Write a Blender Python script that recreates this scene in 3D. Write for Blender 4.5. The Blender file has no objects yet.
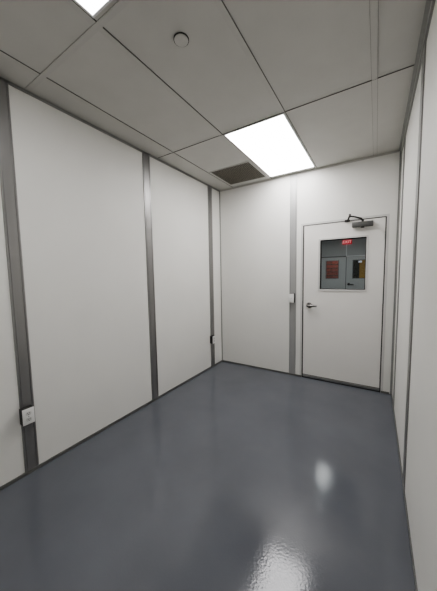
import bpy, bmesh, math, random
from mathutils import Vector, Matrix

random.seed(4)
SC = bpy.context.scene
COL = SC.collection
# ---- room measures (metres): x to the right, y towards the door wall, z up
W, L, H = 2.4252, 3.6149, 2.8646
FRONT = -1.76           # wall behind the camera
TH = 0.10               # wall thickness
HALL_Y = 10.5           # far wall of the hall beyond the door
HX0, HX1 = -1.6, 3.6

# ------------------------------------------------------------------ materials
def mat(name, color, rough=0.5, metal=0.0, bump=0.0, bump_scale=200.0, mottle=0.0, mottle_scale=2.0,
        emit=None, emit_strength=0.0, spec=0.5, stretch=None, rough_var=0.0, coat=0.0):
    m = bpy.data.materials.new(name)
    m.use_nodes = True
    nt = m.node_tree
    b = nt.nodes['Principled BSDF']
    b.inputs['Base Color'].default_value = (*color, 1)
    b.inputs['Roughness'].default_value = rough
    b.inputs['Metallic'].default_value = metal
    b.inputs['Specular IOR Level'].default_value = spec
    b.inputs['Coat Weight'].default_value = coat
    b.inputs['Coat Roughness'].default_value = 0.08
    tc = nt.nodes.new('ShaderNodeTexCoord')
    src = tc.outputs['Object']
    if stretch:
        mp = nt.nodes.new('ShaderNodeMapping')
        mp.inputs['Scale'].default_value = stretch
        nt.links.new(src, mp.inputs['Vector'])
        src = mp.outputs['Vector']
    if mottle > 0 or rough_var > 0:
        n = nt.nodes.new('ShaderNodeTexNoise')
        n.inputs['Scale'].default_value = mottle_scale
        n.inputs['Detail'].default_value = 4
        nt.links.new(src, n.inputs['Vector'])
        if mottle > 0:
            r = nt.nodes.new('ShaderNodeMapRange')
            r.inputs['From Min'].default_value = 0.3
            r.inputs['From Max'].default_value = 0.7
            r.inputs['To Min'].default_value = 1 - mottle
            r.inputs['To Max'].default_value = 1 + mottle
            nt.links.new(n.outputs['Fac'], r.inputs['Value'])
            mx = nt.nodes.new('ShaderNodeVectorMath')
            mx.operation = 'SCALE'
            mx.inputs[0].default_value = color
            nt.links.new(r.outputs['Result'], mx.inputs['Scale'])
            nt.links.new(mx.outputs['Vector'], b.inputs['Base Color'])
        if rough_var > 0:
            r = nt.nodes.new('ShaderNodeMapRange')
            r.inputs['From Min'].default_value = 0.3
            r.inputs['From Max'].default_value = 0.7
            r.inputs['To Min'].default_value = max(0.01, rough - rough_var)
            r.inputs['To Max'].default_value = rough + rough_var
            nt.links.new(n.outputs['Fac'], r.inputs['Value'])
            nt.links.new(r.outputs['Result'], b.inputs['Roughness'])
    if bump > 0:
        n2 = nt.nodes.new('ShaderNodeTexNoise')
        n2.inputs['Scale'].default_value = bump_scale
        n2.inputs['Detail'].default_value = 2
        nt.links.new(src, n2.inputs['Vector'])
        bp = nt.nodes.new('ShaderNodeBump')
        bp.inputs['Strength'].default_value = bump
        bp.inputs['Distance'].default_value = 0.002
        nt.links.new(n2.outputs['Fac'], bp.inputs['Height'])
        nt.links.new(bp.outputs['Normal'], b.inputs['Normal'])
    if emit:
        b.inputs['Emission Color'].default_value = (*emit, 1)
        b.inputs['Emission Strength'].default_value = emit_strength
    return m

def glass_mat(name, tint=(0.92, 0.95, 0.95), refl=0.08):
    m = bpy.data.materials.new(name)
    m.use_nodes = True
    nt = m.node_tree
    nt.nodes.clear()
    out = nt.nodes.new('ShaderNodeOutputMaterial')
    mix = nt.nodes.new('ShaderNodeMixShader')
    tr = nt.nodes.new('ShaderNodeBsdfTransparent')
    tr.inputs['Color'].default_value = (*tint, 1)
    gl = nt.nodes.new('ShaderNodeBsdfGlossy')
    gl.inputs['Roughness'].default_value = 0.02
    lw = nt.nodes.new('ShaderNodeFresnel')
    lw.inputs['IOR'].default_value = 1.45
    nt.links.new(lw.outputs['Fac'], mix.inputs['Fac'])
    nt.links.new(tr.outputs[0], mix.inputs[1])
    nt.links.new(gl.outputs[0], mix.inputs[2])
    nt.links.new(mix.outputs[0], out.inputs['Surface'])
    return m

M = {}
M['wall'] = mat('wall_panel_white', (0.78, 0.773, 0.74), 0.5, mottle=0.012, mottle_scale=3, bump=0.03, bump_scale=60)
M['door'] = mat('door_white', (0.79, 0.775, 0.745), 0.45, mottle=0.01, mottle_scale=4)
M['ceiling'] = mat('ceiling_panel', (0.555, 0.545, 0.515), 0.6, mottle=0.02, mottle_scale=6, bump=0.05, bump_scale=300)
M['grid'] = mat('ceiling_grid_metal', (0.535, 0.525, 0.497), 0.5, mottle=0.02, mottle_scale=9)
M['groove'] = mat('ceiling_groove', (0.13, 0.125, 0.115), 0.7, mottle=0.05, mottle_scale=30)  # dark tone for the painted shadow lines at the ceiling joints
M['seal'] = mat('dark_gasket', (0.06, 0.058, 0.055), 0.7, mottle=0.05, mottle_scale=30)
M['alu'] = mat('satin_aluminium', (0.31, 0.305, 0.30), 0.36, metal=0.75, bump=0.04, bump_scale=90, stretch=(1, 1, 0.02), mottle=0.03, mottle_scale=40)
M['trim'] = mat('dark_aluminium_trim', (0.19, 0.19, 0.183), 0.45, metal=0.5, mottle=0.04, mottle_scale=20)
M['edge'] = mat('grey_edge_trim', (0.30, 0.30, 0.285), 0.45, metal=0.15, mottle=0.04, mottle_scale=20)
M['alu_pale'] = mat('pale_satin_aluminium', (0.42, 0.42, 0.415), 0.36, metal=0.35, bump=0.04, bump_scale=90, stretch=(1, 1, 0.02), mottle=0.03, mottle_scale=40)
M['steel'] = mat('brushed_steel', (0.40, 0.40, 0.39), 0.32, metal=0.9, mottle=0.04, mottle_scale=60)
M['frame'] = mat('door_frame_grey_white', (0.62, 0.615, 0.595), 0.45, mottle=0.01, mottle_scale=4)
M['lever'] = mat('dull_steel', (0.24, 0.235, 0.225), 0.35, metal=0.85, mottle=0.04, mottle_scale=60)
M['closer'] = mat('closer_grey_paint', (0.12, 0.12, 0.116), 0.45, metal=0.3, mottle=0.03, mottle_scale=50)
M['arm'] = mat('closer_arm_dark', (0.05, 0.048, 0.045), 0.4, metal=0.5, mottle=0.05, mottle_scale=50)
M['floor'] = mat('epoxy_floor', (0.126, 0.133, 0.151), 0.10, mottle=0.07, mottle_scale=2.2, bump=0.21, bump_scale=85, rough_var=0.03, spec=0.5)
M['lit_near'] = mat('near_light_diffuser', (0.9, 0.9, 0.92), 0.5, emit=(1.0, 0.985, 0.985), emit_strength=6.3, mottle=0.01, mottle_scale=5)
M['lit'] = mat('light_diffuser', (0.9, 0.9, 0.92), 0.5, emit=(1.0, 0.98, 0.985), emit_strength=9.7, mottle=0.01, mottle_scale=5)
M['lit_hall'] = mat('hall_light_diffuser', (0.9, 0.9, 0.92), 0.5, emit=(1.0, 0.98, 0.97), emit_strength=12.0, mottle=0.01, mottle_scale=5)
M['lit_hall_far'] = mat('far_hall_light_diffuser', (0.9, 0.9, 0.92), 0.5, emit=(1.0, 0.98, 0.97), emit_strength=11.5, mottle=0.01, mottle_scale=5)
M['white'] = mat('white_enamel', (0.74, 0.74, 0.73), 0.35, mottle=0.01, mottle_scale=20)
M['plate'] = mat('white_plastic', (0.78, 0.78, 0.76), 0.35, mottle=0.01, mottle_scale=60)
M['recept'] = mat('receptacle_plastic', (0.62, 0.62, 0.60), 0.4, mottle=0.01, mottle_scale=60)
M['box'] = mat('grey_surface_box', (0.035, 0.034, 0.033), 0.5, mottle=0.04, mottle_scale=40)
M['slot'] = mat('slot_black', (0.02, 0.02, 0.02), 0.6, mottle=0.05, mottle_scale=60)
M['vent'] = mat('eggcrate_brown_grey', (0.27, 0.25, 0.21), 0.5, metal=0.2, mottle=0.35, mottle_scale=90)
M['vent_back'] = mat('vent_dark_back', (0.035, 0.032, 0.028), 0.8, mottle=0.1, mottle_scale=40)
M['black'] = mat('black_rubber', (0.018, 0.018, 0.018), 0.6, mottle=0.05, mottle_scale=40)
M['glass'] = glass_mat('vision_glass')
M['hall_wall'] = mat('hall_wall_grey', (0.42, 0.435, 0.43), 0.5, mottle=0.03, mottle_scale=2)
M['hall_door'] = mat('hall_door_grey', (0.52, 0.54, 0.535), 0.5, mottle=0.02, mottle_scale=3)
M['hall_trim'] = mat('hall_trim_dark', (0.16, 0.165, 0.165), 0.5, mottle=0.02, mottle_scale=10)
M['hall_light_trim'] = mat('hall_trim_light', (0.75, 0.77, 0.77), 0.4, mottle=0.02, mottle_scale=10)
M['exit_red'] = mat('exit_sign_red', (0.35, 0.02, 0.03), 0.4, emit=(0.85, 0.03, 0.06), emit_strength=0.28, mottle=0.02, mottle_scale=20)
M['exit_txt'] = mat('exit_sign_letters', (0.8, 0.4, 0.4), 0.4, emit=(1.0, 0.5, 0.5), emit_strength=0.55, mottle=0.01, mottle_scale=20)
M['amber'] = mat('amber_panel', (0.42, 0.25, 0.05), 0.5, mottle=0.08, mottle_scale=6, emit=(0.5, 0.28, 0.05), emit_strength=0.12)
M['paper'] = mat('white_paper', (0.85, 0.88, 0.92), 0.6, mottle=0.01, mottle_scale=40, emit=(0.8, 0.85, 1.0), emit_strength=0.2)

def brick_mat():
    m = mat('red_brown_boards', (0.2, 0.06, 0.045), 0.7)
    nt = m.node_tree
    b = nt.nodes['Principled BSDF']
    tc = nt.nodes.new('ShaderNodeTexCoord')
    mp = nt.nodes.new('ShaderNodeMapping')
    mp.inputs['Rotation'].default_value = (math.radians(90), 0, 0)
    br = nt.nodes.new('ShaderNodeTexBrick')
    br.inputs['Color1'].default_value = (0.36, 0.085, 0.06, 1)
    br.inputs['Color2'].default_value = (0.20, 0.05, 0.04, 1)
    br.inputs['Mortar'].default_value = (0.05, 0.035, 0.03, 1)
    br.inputs['Scale'].default_value = 1.0
    br.inputs['Brick Width'].default_value = 0.9
    br.inputs['Row Height'].default_value = 0.17
    br.inputs['Mortar Size'].default_value = 0.02
    nt.links.new(tc.outputs['Object'], mp.inputs['Vector'])
    nt.links.new(mp.outputs['Vector'], br.inputs['Vector'])
    nt.links.new(br.outputs['Color'], b.inputs['Base Color'])
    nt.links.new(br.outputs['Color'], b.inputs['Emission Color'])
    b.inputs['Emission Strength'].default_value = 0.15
    return m
M['brick'] = brick_mat()

# ------------------------------------------------------------------ mesh builder
class MB:
    def __init__(self):
        self.bm = bmesh.new()
    def box(self, a, b, bevel=0.0, seg=2):
        a, b = Vector(a), Vector(b)
        t = bmesh.new()
        bmesh.ops.create_cube(t, size=1.0)
        for v in t.verts:
            v.co = Vector(((a[i] + b[i]) / 2 + v.co[i] * abs(b[i] - a[i]) for i in range(3)))
        if bevel > 0:
            bmesh.ops.bevel(t, geom=t.edges[:], offset=bevel, segments=seg, profile=0.5, affect='EDGES')
        self._merge(t)
        return self
    def _merge(self, t, mtx=None):
        me = bpy.data.meshes.new('tmp')
        if mtx is not None:
            bmesh.ops.transform(t, matrix=mtx, verts=t.verts[:])
        bmesh.ops.recalc_face_normals(t, faces=t.faces[:])
        t.to_mesh(me)
        t.free()
        self.bm.from_mesh(me)
        bpy.data.meshes.remove(me)
    def cyl(self, p, q, r, r2=None, seg=24, bevel=0.0):
        p, q = Vector(p), Vector(q)
        d = q - p
        t = bmesh.new()
        bmesh.ops.create_cone(t, cap_ends=True, segments=seg, radius1=r, radius2=r if r2 is None else r2, depth=d.length)
        if bevel > 0:
            es = [e for e in t.edges if len(e.link_faces) == 2 and any(len(f.verts) > 4 for f in e.link_faces)]
            bmesh.ops.bevel(t, geom=es, offset=bevel, segments=2, profile=0.5, affect='EDGES')
        mt = Matrix.Translation((p + q) / 2) @ d.to_track_quat('Z', 'Y').to_matrix().to_4x4()
        self._merge(t, mt)
        return self
    def tube(self, pts, r, seg=12):
        """round bar along a polyline with mitred joints and tapering radii"""
        pts = [Vector(p) for p in pts]
        rs = r if isinstance(r, (list, tuple)) else [r] * len(pts)
        t = bmesh.new()
        rings = []
        up = None
        for i, p in enumerate(pts):
            if i == 0: d = pts[1] - pts[0]
            elif i == len(pts) - 1: d = pts[-1] - pts[-2]
            else: d = (pts[i] - pts[i-1]).normalized() + (pts[i+1] - pts[i]).normalized()
            d.normalize()
            if up is None:
                up = Vector((0, 0, 1)) if abs(d.z) < 0.9 else Vector((0, 1, 0))
            s = d.cross(up).normalized()
            u = s.cross(d).normalized()
            rings.append([t.verts.new(p + rs[i] * (math.cos(2*math.pi*k/seg) * s + math.sin(2*math.pi*k/seg) * u)) for k in range(seg)])
        for a, b in zip(rings, rings[1:]):
            for k in range(seg):
                t.faces.new((a[k], a[(k+1) % seg], b[(k+1) % seg], b[k]))
        t.faces.new(rings[0]); t.faces.new(rings[-1])
        self._merge(t)
        return self
    def prism(self, outline, axis, a, b):
        """extrude a 2-D outline along an axis (0,1,2) from a to b"""
        t = bmesh.new()
        def put(u, v, w):
            c = [0, 0, 0]
            o = [i for i in range(3) if i != axis]
            c[o[0]], c[o[1]], c[axis] = u, v, w
            return t.verts.new(c)
        A = [put(u, v, a) for u, v in outline]
        B = [put(u, v, b) for u, v in outline]
        n = len(outline)
        t.faces.new(A); t.faces.new(B)
        for i in range(n):
            t.faces.new((A[i], A[(i+1) % n], B[(i+1) % n], B[i]))
        self._merge(t)
        return self
    def ring(self, axis, a, b, outer, inner):
        """rectangular frame (u0,v0,u1,v1) with a hole, one welded mesh"""
        t = bmesh.new()
        o = [i for i in range(3) if i != axis]
        def put(u, v, w):
            c = [0, 0, 0]
            c[o[0]], c[o[1]], c[axis] = u, v, w
            return t.verts.new(c)
        def rect(r, w):
            return [put(r[0], r[1], w), put(r[2], r[1], w), put(r[2], r[3], w), put(r[0], r[3], w)]
        oa, ob, ia, ib = rect(outer, a), rect(outer, b), rect(inner, a), rect(inner, b)
        for i in range(4):
            j = (i + 1) % 4
            t.faces.new((oa[i], oa[j], ia[j], ia[i]))
            t.faces.new((ob[i], ob[j], ib[j], ib[i]))
            t.faces.new((oa[i], oa[j], ob[j], ob[i]))
            t.faces.new((ia[i], ia[j], ib[j], ib[i]))
        self._merge(t)
        return self
    def build(self, name, m, parent=None, smooth=False):
        me = bpy.data.meshes.new(name)
        self.bm.to_mesh(me)
        self.bm.free()
        me.materials.append(m)
        if smooth:
            for p in me.polygons: p.use_smooth = True
            try: me.set_sharp_from_angle(angle=math.radians(35))
            except Exception: pass
        o = bpy.data.objects.new(name, me)
        COL.objects.link(o)
        if parent:
            o.parent = parent
            o.matrix_parent_inverse = Matrix.Identity(4)
        return o

def tag(o, label, cat, group=None, kind=None):
    o['label'] = label
    o['category'] = cat
    if group: o['group'] = group
    if kind: o['kind'] = kind
    return o

def empty(name, loc):
    e = bpy.data.objects.new(name, None)
    e.empty_display_size = 0.1
    e.location = loc
    COL.objects.link(e)
    return e

def copy_tree(o, parent=None):
    c = o.copy()
    COL.objects.link(c)
    c.parent = parent
    for ch in list(o.children):
        copy_tree(ch, c)
    return c

S = 'structure'
# ------------------------------------------------------------------ room shell
tag(MB().box((-TH, FRONT-TH, -0.1), (W+TH, L+TH, 0)).build('floor', M['floor']),
    'glossy slate grey epoxy floor of the empty room', 'floor', kind=S)
tag(MB().box((-TH, FRONT-TH, H+0.006), (W+TH, L+TH, H+0.12)).build('ceiling', M['ceiling']),
    'grey panelled drop ceiling over the room', 'ceiling', kind=S)
tag(MB().box((-TH, FRONT, 0), (0, L, H+0.006)).build('wall_left', M['wall']),
    'long white panelled wall on the left', 'wall', kind=S)
tag(MB().box((W, FRONT, 0), (W+TH, L, H+0.006)).build('wall_right', M['wall']),
    'white panelled wall running close along the right', 'wall', kind=S)
tag(MB().box((-TH, FRONT-TH, 0), (W+TH, FRONT, H+0.006)).build('wall_front', M['wall']),
    'white wall behind the camera', 'wall', kind=S)
OX0, OX1, OZ = 1.318, 2.332, 2.176     # door opening
tag(MB().prism([(-TH, 0), (OX0, 0), (OX0, OZ), (OX1, OZ), (OX1, 0), (W+TH, 0), (W+TH, H+0.006), (-TH, H+0.006)], 1, L, L+TH).build('wall_back', M['wall']),
    'white end wall around the door', 'wall', kind=S)

# --- posts (battens between wall panels): local profile across the post, extruded up
NT = [0]
def trim(mb, label, cat='trim', m='alu'):
    NT[0] += 1
    return tag(mb.build('trim_%d' % NT[0], M[m]), label, cat, kind=S)

def post_profile(a, b, d=0.008):
    """outline (along, out) of a batten with a groove near each edge"""
    g = (b - a)
    e = 0.13 * g
    w = 0.004
    return [(a, 0), (a, d), (a+e, d), (a+e, d-0.005), (a+e+w, d-0.005), (a+e+w, d),
            (b-e-w, d), (b-e-w, d-0.005), (b-e, d-0.005), (b-e, d), (b, d), (b, 0)]

ZB, ZT = 0.0, H - 0.001
left_posts = [(0.722, 0.812, 'grey aluminium wall post on the left wall nearest the camera'),
              (2.002, 2.102, 'grey aluminium wall post in the middle of the left wall'),
              (3.268, 3.372, 'grey aluminium wall post on the left wall close to the far corner'),
              (-0.56, -0.46, 'grey aluminium wall post on the left wall beside the camera')]
for a, b, lab in left_posts:
    trim(MB().prism([(d, y) for y, d in post_profile(a, b)], 2, ZB, ZT), lab, 'wall post')
right_posts = [(1.985, 2.085, 'narrow grey wall post in the middle of the right wall'),
               (3.20, 3.30, 'grey wall post on the right wall close to the door corner'),
               (-0.56, -0.46, 'grey wall post on the right wall behind the camera')]
for a, b, lab in right_posts:
    trim(MB().prism([(W-d, y) for y, d in post_profile(a, b, 0.007)], 2, ZB, ZT), lab, 'wall post')
trim(MB().prism([(x, L-d) for x, d in post_profile(1.163, 1.258)], 2, ZB, ZT), 'pale grey aluminium wall post left of the door', 'wall post', 'alu_pale')

# --- corner trims
trim(MB().prism([(0, L), (0, L-0.012), (0.006, L-0.012), (0.006, L-0.006), (0.012, L-0.006), (0.012, L)], 2, 0, ZT),
     'thin grey corner strip between left wall and end wall', 'corner trim', 'edge')
trim(MB().prism([(W, L), (W-0.021, L), (W-0.021, L-0.008), (W-0.008, L-0.008), (W-0.008, L-0.05), (W, L-0.05)], 2, 0, ZT),
     'grey corner strip between end wall and right wall', 'corner trim', 'edge')

# --- base trims
def base(name, a, b, lab):
    tag(MB().box(a, b).build(name, M['trim']), lab, 'baseboard', kind=S)
BH = 0.024
base('baseboard_left', (0, FRONT, 0), (0.010, L, BH), 'thin dark grey base strip along the left wall')
base('baseboard_right', (W-0.006, FRONT, 0), (W, L, BH), 'thin dark grey base strip along the right wall')
bb = MB().box((0.010, L-0.010, 0), (OX0+0.024, L, BH))
tag(bb.build('baseboard_back', M['trim']), 'thin dark grey base strip on the end wall left of the door', 'baseboard', kind=S)
tag(MB().box((OX1-0.022, L-0.010, 0), (W-0.030, L, BH)).build('baseboard_back_right', M['trim']),
    'short dark grey base strip between the door and right corner', 'baseboard', kind=S)

# --- ceiling perimeter angles
trim(MB().prism([(0, H), (0.014, H), (0.014, H-0.004), (0.008, H-0.004), (0.008, H-0.017), (0, H-0.017)], 1, FRONT, L), 'dark grey ceiling edge trim along the left wall', 'ceiling trim', 'edge')
trim(MB().prism([(W, H), (W-0.034, H), (W-0.034, H-0.006), (W-0.014, H-0.010), (W-0.012, H-0.040), (W, H-0.040)], 1, FRONT, L), 'dark grey ceiling edge trim along the right wall', 'ceiling trim', 'edge')
trim(MB().prism([(L, H), (L-0.018, H), (L-0.018, H-0.004), (L-0.006, H-0.004), (L-0.006, H-0.016), (L, H-0.016)], 0, 0.02, W-0.03), 'thin ceiling edge trim along the end wall', 'ceiling trim', 'grid')

# --- ceiling grid
XA, XB, XC, XD = 0.254, 0.897, 1.519, 2.167
Y1, Y2, Y3 = 2.222, 0.926, -0.386
for x, lab in ((XA, 'ceiling grid rail nearest the left wall'), (XB, 'ceiling grid rail along the left edge of the lights'),
               (XC, 'ceiling grid rail along the right edge of the lights'), (XD, 'ceiling grid rail nearest the right wall')):
    if x == XD:
        mb = MB().prism([(x-0.018, H+0.006), (x-0.018, H+0.001), (x+0.018, H+0.001), (x+0.018, H+0.006)], 1, FRONT, L)
        o = trim(mb, lab, 'ceiling grid', 'grid')
        MB().box((x-0.0195, FRONT, H+0.003), (x-0.0178, L, H+0.006)).box((x+0.0178, FRONT, H+0.003), (x+0.0195, L, H+0.006)).build('joint_shadow', M['groove'], o)  # dark strips stand in for the shadow lines on both rail edges
    else:
        mb = MB().prism([(x-0.036, H+0.006), (x-0.036, H+0.003), (x, H+0.003), (x, H+0.006)], 1, FRONT, L)
        o = trim(mb, lab, 'ceiling grid', 'grid')
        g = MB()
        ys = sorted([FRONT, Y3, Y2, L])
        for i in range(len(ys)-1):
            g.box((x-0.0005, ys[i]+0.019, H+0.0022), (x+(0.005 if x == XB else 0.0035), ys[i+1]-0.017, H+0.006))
        g.build('joint_shadow', M['groove'], o)  # dark strip draws the shadow line where the tile edge is recessed
o = trim(MB().box((0.02, Y1-0.034, H+0.0052), (W-0.03, Y1, H+0.006)), 'ceiling cross rail in front of the far light', 'ceiling grid', 'grid')
MB().box((0.02, Y1-0.001, H+0.001), (W-0.03, Y1+0.004, H+0.006)).build('joint_shadow', M['groove'], o)  # dark strip painted as the shadow line of the cross rail
for y, lab in ((Y2, 'wide ceiling cross rail at the end of the near light'), (Y3, 'ceiling cross rail above the camera')):
    trim(MB().box((0.02, y-0.018, H+0.001), (W-0.03, y+0.018, H+0.006)), lab, 'ceiling grid', 'grid')

# ------------------------------------------------------------------ ceiling lights
def make_light(y0, y1, label, m='lit'):
    e = empty('ceiling_light', ((XB+XC)/2, (y0+y1)/2, H))
    cx, cy = e.location.x, e.location.y
    x0, x1 = XB+0.008-cx, XC-0.010-cx
    a, b = y0-cy, y1-cy
    fr = MB().ring(2, -0.001, 0.006, (x0, a, x1, b), (x0+0.012, a+0.012, x1-0.012, b-0.012)).build('frame', M['white'], e)
    MB().box((x0+0.012, a+0.012, 0.001), (x1-0.012, b-0.012, 0.006)).build('diffuser', M[m], e)
    return tag(e, label, 'ceiling light', 'recessed ceiling light panels')
make_light(Y1+0.010, 3.520, 'bright rectangular ceiling light panel nearest the door wall')
make_light(Y3+0.024, Y2-0.038, 'bright ceiling light panel cut by the top edge of the photo', 'lit_near')

# ------------------------------------------------------------------ ceiling vent
e = tag(empty('ceiling_vent', (0.575, 3.190, H)), 'dark square egg-crate vent grille in the ceiling beside the far light', 'vent')
hv = 0.277
MB().ring(2, -0.002, 0.006, (-hv-0.012, -hv-0.012, hv+0.012, hv+0.012), (-hv, -hv, hv, hv)).build('frame', M['grid'], e)
MB().box((-hv, -hv, 0.004), (hv, hv, 0.006)).build('backing', M['vent_back'], e)
g = MB()
n = 22
for i in range(1, n):
    p = -hv + 2*hv*i/n
    g.box((p-0.0018, -hv, -0.0015), (p+0.0018, hv, 0.004))
    g.box((-hv, p-0.0018, -0.0012), (hv, p+0.0018, 0.004))
g.build('grille', M['vent'], e)

# ------------------------------------------------------------------ sprinkler cover
e = tag(empty('sprinkler_cover', (1.213, 1.238, H+0.006)), 'small round sprinkler cover plate in the ceiling between the two lights', 'sprinkler')
MB().cyl((0, 0, 0), (0, 0, -0.006), 0.0445, seg=40).build('collar', M['black'], e, True)
MB().cyl((0, 0, -0.004), (0, 0, -0.010), 0.042, 0.040, seg=40, bevel=0.0015).build('cover_plate', M['ceiling'], e, True)

# ------------------------------------------------------------------ door
door = tag(empty('door_1', ((OX0+OX1)/2, L, 0)), 'white single door with a glass vision panel and overhead closer', 'door', kind=S)
dx = door.location.x
def D(x, y=0.0, z=0.0):   # world x -> door-local; y measured out of the wall face towards the room (negative y)
    return (x-dx, -y, z)
# frame (jambs + head), U-shaped
fo, fi = (OX0, OX1, OZ), (OX0+0.026, OX1-0.026, OZ-0.024)
fr = MB().prism([(fo[0]-dx, 0), (fi[0]-dx, 0), (fi[0]-dx, fi[2]), (fi[1]-dx, fi[2]), (fi[1]-dx, 0), (fo[1]-dx, 0), (fo[1]-dx, fo[2]), (fo[0]-dx, fo[2])], 1, -0.005, 0.098).build('door_frame', M['frame'], door)
# stop behind the leaf with dark seal
st = MB().prism([(fi[0]-dx, 0), (fi[0]+0.014-dx, 0), (fi[0]+0.014-dx, fi[2]-0.008), (fi[1]-0.011-dx, fi[2]-0.008), (fi[1]-0.011-dx, 0), (fi[1]-dx, 0), (fi[1]-dx, fi[2]), (fi[0]-dx, fi[2])], 1, 0.012, 0.075).build('seal', M['seal'], fr)
# leaf with window opening
lx0, lx1, lz0, lz1 = fi[0]+0.016, fi[1]-0.013, 0.016, fi[2]-0.010
wx0, wx1, wz0, wz1 = 1.566, 2.112, 1.272, 1.938
leaf = MB().ring(1, 0.004, 0.048, (lx0-dx, lz0, lx1-dx, lz1), (wx0-dx, wz0, wx1-dx, wz1)).build('door_leaf', M['door'], door)
# vision window: white lite frame > black gasket, glass
vf = MB().ring(1, -0.006, 0.058, (wx0-0.016-dx, wz0-0.016, wx1+0.012-dx, wz1+0.012), (wx0+0.006-dx, wz0+0.006, wx1-0.006-dx, wz1-0.006)).build('vision_frame', M['frame'], door)
MB().ring(1, 0.004, 0.012, (wx0+0.006-dx, wz0+0.006, wx1-0.006-dx, wz1-0.006), (wx0+0.024-dx, wz0+0.014, wx1-0.014-dx, wz1-0.020)).build('glazing_gasket', M['black'], vf)
MB().box((wx0+0.006-dx, 0.012, wz0+0.006), (wx1-0.006-dx, 0.018, wz1-0.006)).build('glass_pane', M['glass'], vf)
# sweep and threshold
MB().box((lx0-dx, -0.006, 0.016), (lx1-dx, 0.004, 0.044), 0.002).build('door_sweep', M['steel'], door)
MB().box((lx0-dx, -0.002, 0.030), (lx1-dx, 0.004, 0.052)).build('sweep_rail', M['trim'], door)
MB().box((fi[0]-dx, 0.000, 0.000), (fi[1]-dx, 0.098, 0.010)).build('threshold', M['black'], door)
# lever handle
hx, hz = 1.436, 1.052
hd = MB().cyl(D(hx, -0.004, hz), D(hx, 0.022, hz), 0.040, 0.034, seg=32, bevel=0.004)
hd.cyl(D(hx, 0.008, hz), D(hx, 0.048, hz), 0.013, seg=20)
hd.tube([D(hx, 0.046, hz), D(hx+0.012, 0.056, hz), D(hx+0.04, 0.057, hz-0.002), D(hx+0.085, 0.055, hz-0.003), D(hx+0.112, 0.050, hz-0.004)], [0.016, 0.016, 0.0145, 0.013, 0.011], 14)
hd = hd.build('lever_handle', M['lever'], door, True)
MB().cyl(D(hx+0.004, 0.020, hz+0.026), D(hx+0.004, 0.028, hz+0.026), 0.010, seg=16).build('key_cylinder', M['closer'], hd, True)
# latch strike on the frame edge
MB().box(D(fi[0]-0.010, 0.0045, hz-0.055), D(fi[0]+0.003, 0.003, hz+0.055)).build('strike_plate', M['steel'], door)
# hinges
for z in (0.22, 1.06, 1.93):
    h = MB()
    for k in range(3):
        h.cyl(D(lx1+0.0045, 0.006, z-0.05+k*0.034), D(lx1+0.0045, 0.006, z-0.018+k*0.034), 0.0065, seg=14)
    h.build('hinge', M['closer'], door, True)
# closer
cb = MB().box(D(1.945, 0.0, 2.052), D(2.172, 0.058, 2.112), 0.006)
cb = cb.build('door_closer', M['closer'], door, True)
cb2 = MB().box(D(1.957, 0.056, 2.060), D(2.160, 0.062, 2.104), 0.003).build('closer_cover', M['closer'], cb, True)
MB().cyl(D(2.060, 0.032, 2.040), D(2.060, 0.032, 2.054), 0.020, seg=20).build('pinion_cap', M['arm'], cb, True)
MB().cyl(D(2.060, 0.032, 2.110), D(2.060, 0.032, 2.132), 0.014, seg=18).build('pinion', M['arm'], cb, True)
ar = MB().tube([D(2.060, 0.034, 2.128), D(2.040, 0.045, 2.152), D(1.975, 0.085, 2.172), D(1.925, 0.110, 2.180)], [0.011, 0.011, 0.010, 0.010])
ar.cyl(D(1.925, 0.110, 2.166), D(1.925, 0.110, 2.206), 0.012, seg=16)
ar.build('closer_arm', M['arm'], cb, True)
MB().tube([D(1.925, 0.110, 2.194), D(1.905, 0.050, 2.162), D(1.893, 0.012, 2.146)], [0.009, 0.009, 0.010]).build('link_rod', M['arm'], cb, True)
MB().box(D(1.862, 0.003, 2.132), D(1.918, 0.016, 2.160), 0.003).build('arm_bracket', M['arm'], cb, True)

# ------------------------------------------------------------------ outlets and switch (surface boxes on the posts)
def make_outlet(loc, label):
    """built facing +X, centred at its base on the wall"""
    e = empty('wall_outlet', loc)
    MB().box((0, -0.0385, -0.0605), (0.050, 0.0385, 0.0595), 0.003).build('back_box', M['box'], e, True)
    pl = MB().box((0.049, -0.038, -0.060), (0.055, 0.038, 0.060), 0.0025).build('cover_plate', M['plate'], e, True)
    MB().cyl((0.054, 0, 0), (0.0565, 0, 0), 0.004, seg=12).build('screw', M['steel'], pl, True)
    for s in (-1, 1):
        zc = s*0.0225
        t = []
        for k in range(24):
            a = 2*math.pi*k/24
            t.append((0.0175*math.cos(a), zc + max(-0.0135, min(0.0135, 0.0175*math.sin(a)))))
        rc = MB().prism(t, 0, 0.054, 0.0575).build('receptacle', M['recept'], e, False)
        sl = MB()
        sl.box((0.0574, -0.0075, zc-0.001), (0.0579, -0.0050, zc+0.008))
        sl.box((0.0574, 0.0050, zc-0.001), (0.0579, 0.0075, zc+0.007))
        sl.cyl((0.0574, 0, zc-0.007), (0.0579, 0, zc-0.007), 0.0028, seg=10)
        sl.build('slots', M['slot'], rc)
    return tag(e, label, 'outlet', 'wall outlets on the left wall posts')
o1 = make_outlet((0.007, 0.752, 0.473), 'white double outlet on the wall post nearest the camera')
o2 = copy_tree(o1)
o2.location = (0.007, 3.278, 0.467)
o2['label'] = 'small white outlet on the post near the far left corner'

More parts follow.
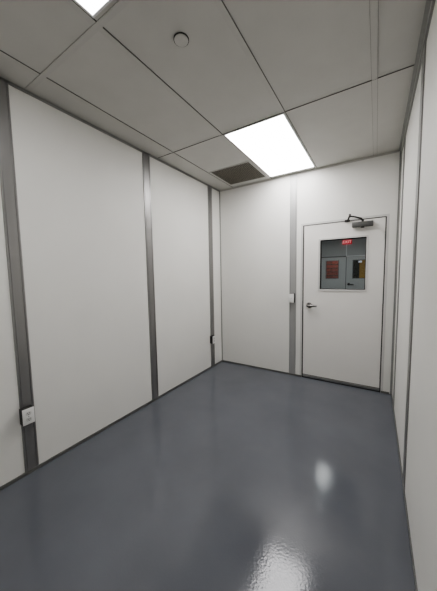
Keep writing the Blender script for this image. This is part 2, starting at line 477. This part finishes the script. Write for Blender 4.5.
sw = tag(empty('light_switch', (1.208, L-0.007, 1.148)), 'white light switch on the grey post left of the door', 'light switch')
MB().box((-0.0385, -0.064, -0.0635), (0.0385, 0, 0.0635), 0.003).build('back_box', M['box'], sw, True)
MB().box((-0.038, -0.069, -0.063), (0.038, -0.063, 0.063), 0.0025).build('cover_plate', M['plate'], sw, True)
tg = MB().box((-0.006, -0.0705, -0.013), (0.006, -0.068, 0.013)).build('toggle_slot', M['recept'], sw)
MB().prism([(-0.069, -0.004), (-0.081, 0.010), (-0.081, 0.015), (-0.069, 0.006)], 0, -0.004, 0.004).build('toggle', M['plate'], tg)

# ------------------------------------------------------------------ hall beyond the door
HY0 = L + TH
HT = HALL_Y
DS = 1.262               # meeting line of the double doors
tag(MB().box((HX0-TH, HY0, -0.1), (HX1+TH, HT+2.2, 0)).build('floor_hall', M['floor']), 'grey floor of the hall beyond the door glass', 'floor', kind=S)
tag(MB().box((HX0-TH, HY0, H+0.006), (HX1+TH, HT+2.2, H+0.12)).build('ceiling_hall', M['ceiling']), 'grey ceiling of the hall beyond the door glass', 'ceiling', kind=S)
tag(MB().box((HX0-TH, HY0, 0), (HX0, HT+2.2, H+0.006)).build('wall_hall_left', M['hall_wall']), 'left wall of the hall beyond the door', 'wall', kind=S)
tag(MB().box((HX1, HY0, 0), (HX1+TH, HT+2.2, H+0.006)).build('wall_hall_right', M['hall_wall']), 'right wall of the hall beyond the door', 'wall', kind=S)
nw = MB().box((HX0, L, 0), (-TH, HY0, H)).box((W+TH, L, 0), (HX1, HY0, H))
tag(nw.build('wall_hall_near', M['hall_wall']), 'hall wall flanking the room', 'wall', kind=S)
D0, D1, DZ = DS-0.945, DS+0.945, 2.085
tag(MB().prism([(HX0, 0), (D0, 0), (D0, DZ), (D1, DZ), (D1, 0), (HX1, 0), (HX1, H), (HX0, H)], 1, HT, HT+TH).build('wall_hall_far', M['hall_wall']),
    'grey far wall of the hall seen through the door glass', 'wall', kind=S)
tag(MB().box((HX0, HT+2.1, 0), (HX1, HT+2.2, H)).build('wall_beyond', M['brick']), 'red brown wall seen through the far left door pane', 'wall', kind=S)
# panel seam, transom line
trim(MB().box((DS-0.012, HT-0.008, DZ), (DS+0.012, HT, H)), 'pale vertical panel seam above the double doors in the hall', 'trim', 'hall_light_trim')
trim(MB().box((D0-0.3, HT-0.012, DZ-0.012), (DS, HT, DZ+0.026)), 'dark head trim over the left hall door', 'trim', 'hall_trim')
trim(MB().box((DS, HT-0.012, DZ-0.006), (D1+0.3, HT, DZ+0.026)), 'pale head trim over the right hall door', 'trim', 'hall_light_trim')
def hall_door(name, x0, x1, px0, px1, label, handle):
    e = tag(empty(name, ((x0+x1)/2, HT+0.02, 0)), label, 'door', kind=S)
    cx = (x0+x1)/2
    MB().ring(1, -0.02, 0.025, (x0+0.006-cx, 0.01, x1-0.006-cx, DZ-0.014), (px0-cx, 1.290, px1-cx, 1.935)).build('door_leaf', M['hall_door'], e)
    f = MB().ring(1, -0.026, 0.03, (px0-0.02-cx, 1.270, px1+0.02-cx, 1.955), (px0-cx, 1.290, px1-cx, 1.935)).build('vision_frame', M['hall_trim'], e)
    MB().box((px0-cx, 0.0, 1.290), (px1-cx, 0.006, 1.935)).build('glass_pane', M['glass'], f)
    if handle:
        hb = MB().cyl((handle-cx, -0.02, 1.06), (handle-cx, -0.04, 1.06), 0.045, seg=18)
        hb.tube([(handle-cx, -0.05, 1.06), (handle+0.06-cx, -0.07, 1.05), (handle+0.17-cx, -0.065, 1.045)], [0.022, 0.020, 0.016])
        hb.build('lever_handle', M['black'], e, True)
hall_door('door_2', D0+0.01, DS, 0.575, 0.998, 'left leaf of the grey double doors seen through the door glass', None)
hall_door('door_3', DS, D1-0.01, 1.492, 1.93, 'right leaf of the grey double doors with dark lever, seen through the glass', 1.36)
trim(MB().box((DS-0.011, HT-0.009, 0.01), (DS+0.011, HT-0.001, DZ-0.014)), 'dark meeting strip between the hall double doors', 'trim', 'hall_trim')
# things behind the right pane
dk = MB().box((1.30, HT+0.75, 0), (1.655, HT+0.80, 2.4))
tag(dk.build('dark_screen', M['black']), 'dark upright panel seen through the far right door pane', 'screen')
tag(MB().box((1.66, HT+0.74, 0), (2.10, HT+0.79, 2.3)).build('amber_panel', M['amber']), 'amber upright panel at the right edge of the far door pane', 'panel')
tag(MB().box((1.66, HT-0.012, 1.845), (1.77, HT-0.009, 1.915)).build('paper_notice', M['paper']), 'small pale notice on the pane of the far right door', 'notice')
# exit sign
ex = tag(empty('exit_sign', (1.277, HT-0.012, 2.615)), 'small red lit exit sign above the double doors in the hall', 'exit sign')
MB().box((-0.155, -0.045, -0.085), (0.155, 0.012, 0.085), 0.008).build('sign_body', M['exit_red'], ex, True)
cu = bpy.data.curves.new('letters', 'FONT')
cu.body = 'EXIT'
cu.align_x = 'CENTER'; cu.align_y = 'CENTER'
cu.size = 0.145
cu.extrude = 0.002
cu.materials.append(M['exit_txt'])
tmp = bpy.data.objects.new('letters_outline', cu)
COL.objects.link(tmp)
bpy.context.view_layer.update()
lm = bpy.data.meshes.new_from_object(tmp.evaluated_get(bpy.context.evaluated_depsgraph_get()))
bpy.data.objects.remove(tmp)
tx = bpy.data.objects.new('letters', lm)
COL.objects.link(tx)
tx.parent = ex
tx.location = (0, -0.048, 0)
tx.rotation_euler = (math.radians(90), 0, 0)
# hall lights
def hall_light(x0, x1, y0, y1, label, m='lit_hall'):
    e = empty('hall_ceiling_light', ((x0+x1)/2, (y0+y1)/2, H))
    a, b = (x1-x0)/2, (y1-y0)/2
    MB().ring(2, -0.001, 0.006, (-a-0.015, -b-0.015, a+0.015, b+0.015), (-a, -b, a, b)).build('frame', M['white'], e)
    MB().box((-a, -b, 0.001), (a, b, 0.006)).build('diffuser', M[m], e)
    return tag(e, label, 'ceiling light', 'hall ceiling light panels')
hall_light(1.08, 1.48, 5.26, 5.68, 'hall ceiling light just beyond the door, mirrored in the floor')
hall_light(0.60, 1.80, 8.0, 8.6, 'unseen hall ceiling light added in front of the double doors', 'lit_hall_far')  # out of view, enlarged to brighten the hall
hall_light(0.40, 1.00, HT+0.9, HT+1.5, 'ceiling light beyond the hall double doors')

# ------------------------------------------------------------------ world
w = bpy.data.worlds.new('world')
SC.world = w
w.use_nodes = True
w.node_tree.nodes['Background'].inputs[0].default_value = (0.5, 0.5, 0.52, 1)
w.node_tree.nodes['Background'].inputs[1].default_value = 0.3

# ------------------------------------------------------------------ camera
F, PITCH, YAW, ROLL = 250.6783, -0.0832, -0.561, -0.017
cy, sy = math.cos(YAW), math.sin(YAW)
fw = Vector((sy*math.cos(PITCH), cy*math.cos(PITCH), math.sin(PITCH)))
r = Vector((cy, -sy, 0))
u = r.cross(fw)
r2 = r*math.cos(ROLL) + u*math.sin(ROLL)
u2 = -r*math.sin(ROLL) + u*math.cos(ROLL)
cam = bpy.data.cameras.new('camera')
cam.sensor_fit = 'VERTICAL'
cam.sensor_height = 36
cam.lens = F*36/591
cam.clip_start = 0.02
co = bpy.data.objects.new('camera', cam)
COL.objects.link(co)
mt = Matrix.Identity(4)
for i in range(3):
    mt[i][0], mt[i][1], mt[i][2] = r2[i], u2[i], -fw[i]
mt[0][3], mt[1][3], mt[2][3] = 2.2174, 0.0, 1.4983
co.matrix_world = mt
SC.camera = co
SC.view_settings.view_transform = 'AgX'
SC.view_settings.look = 'AgX - Medium High Contrast'
SC.view_settings.exposure = 0.42
SC.cycles.max_bounces = 16
SC.cycles.diffuse_bounces = 10
SC.cycles.glossy_bounces = 6
SC.cycles.use_denoising = True
SC.cycles.sample_clamp_indirect = 6
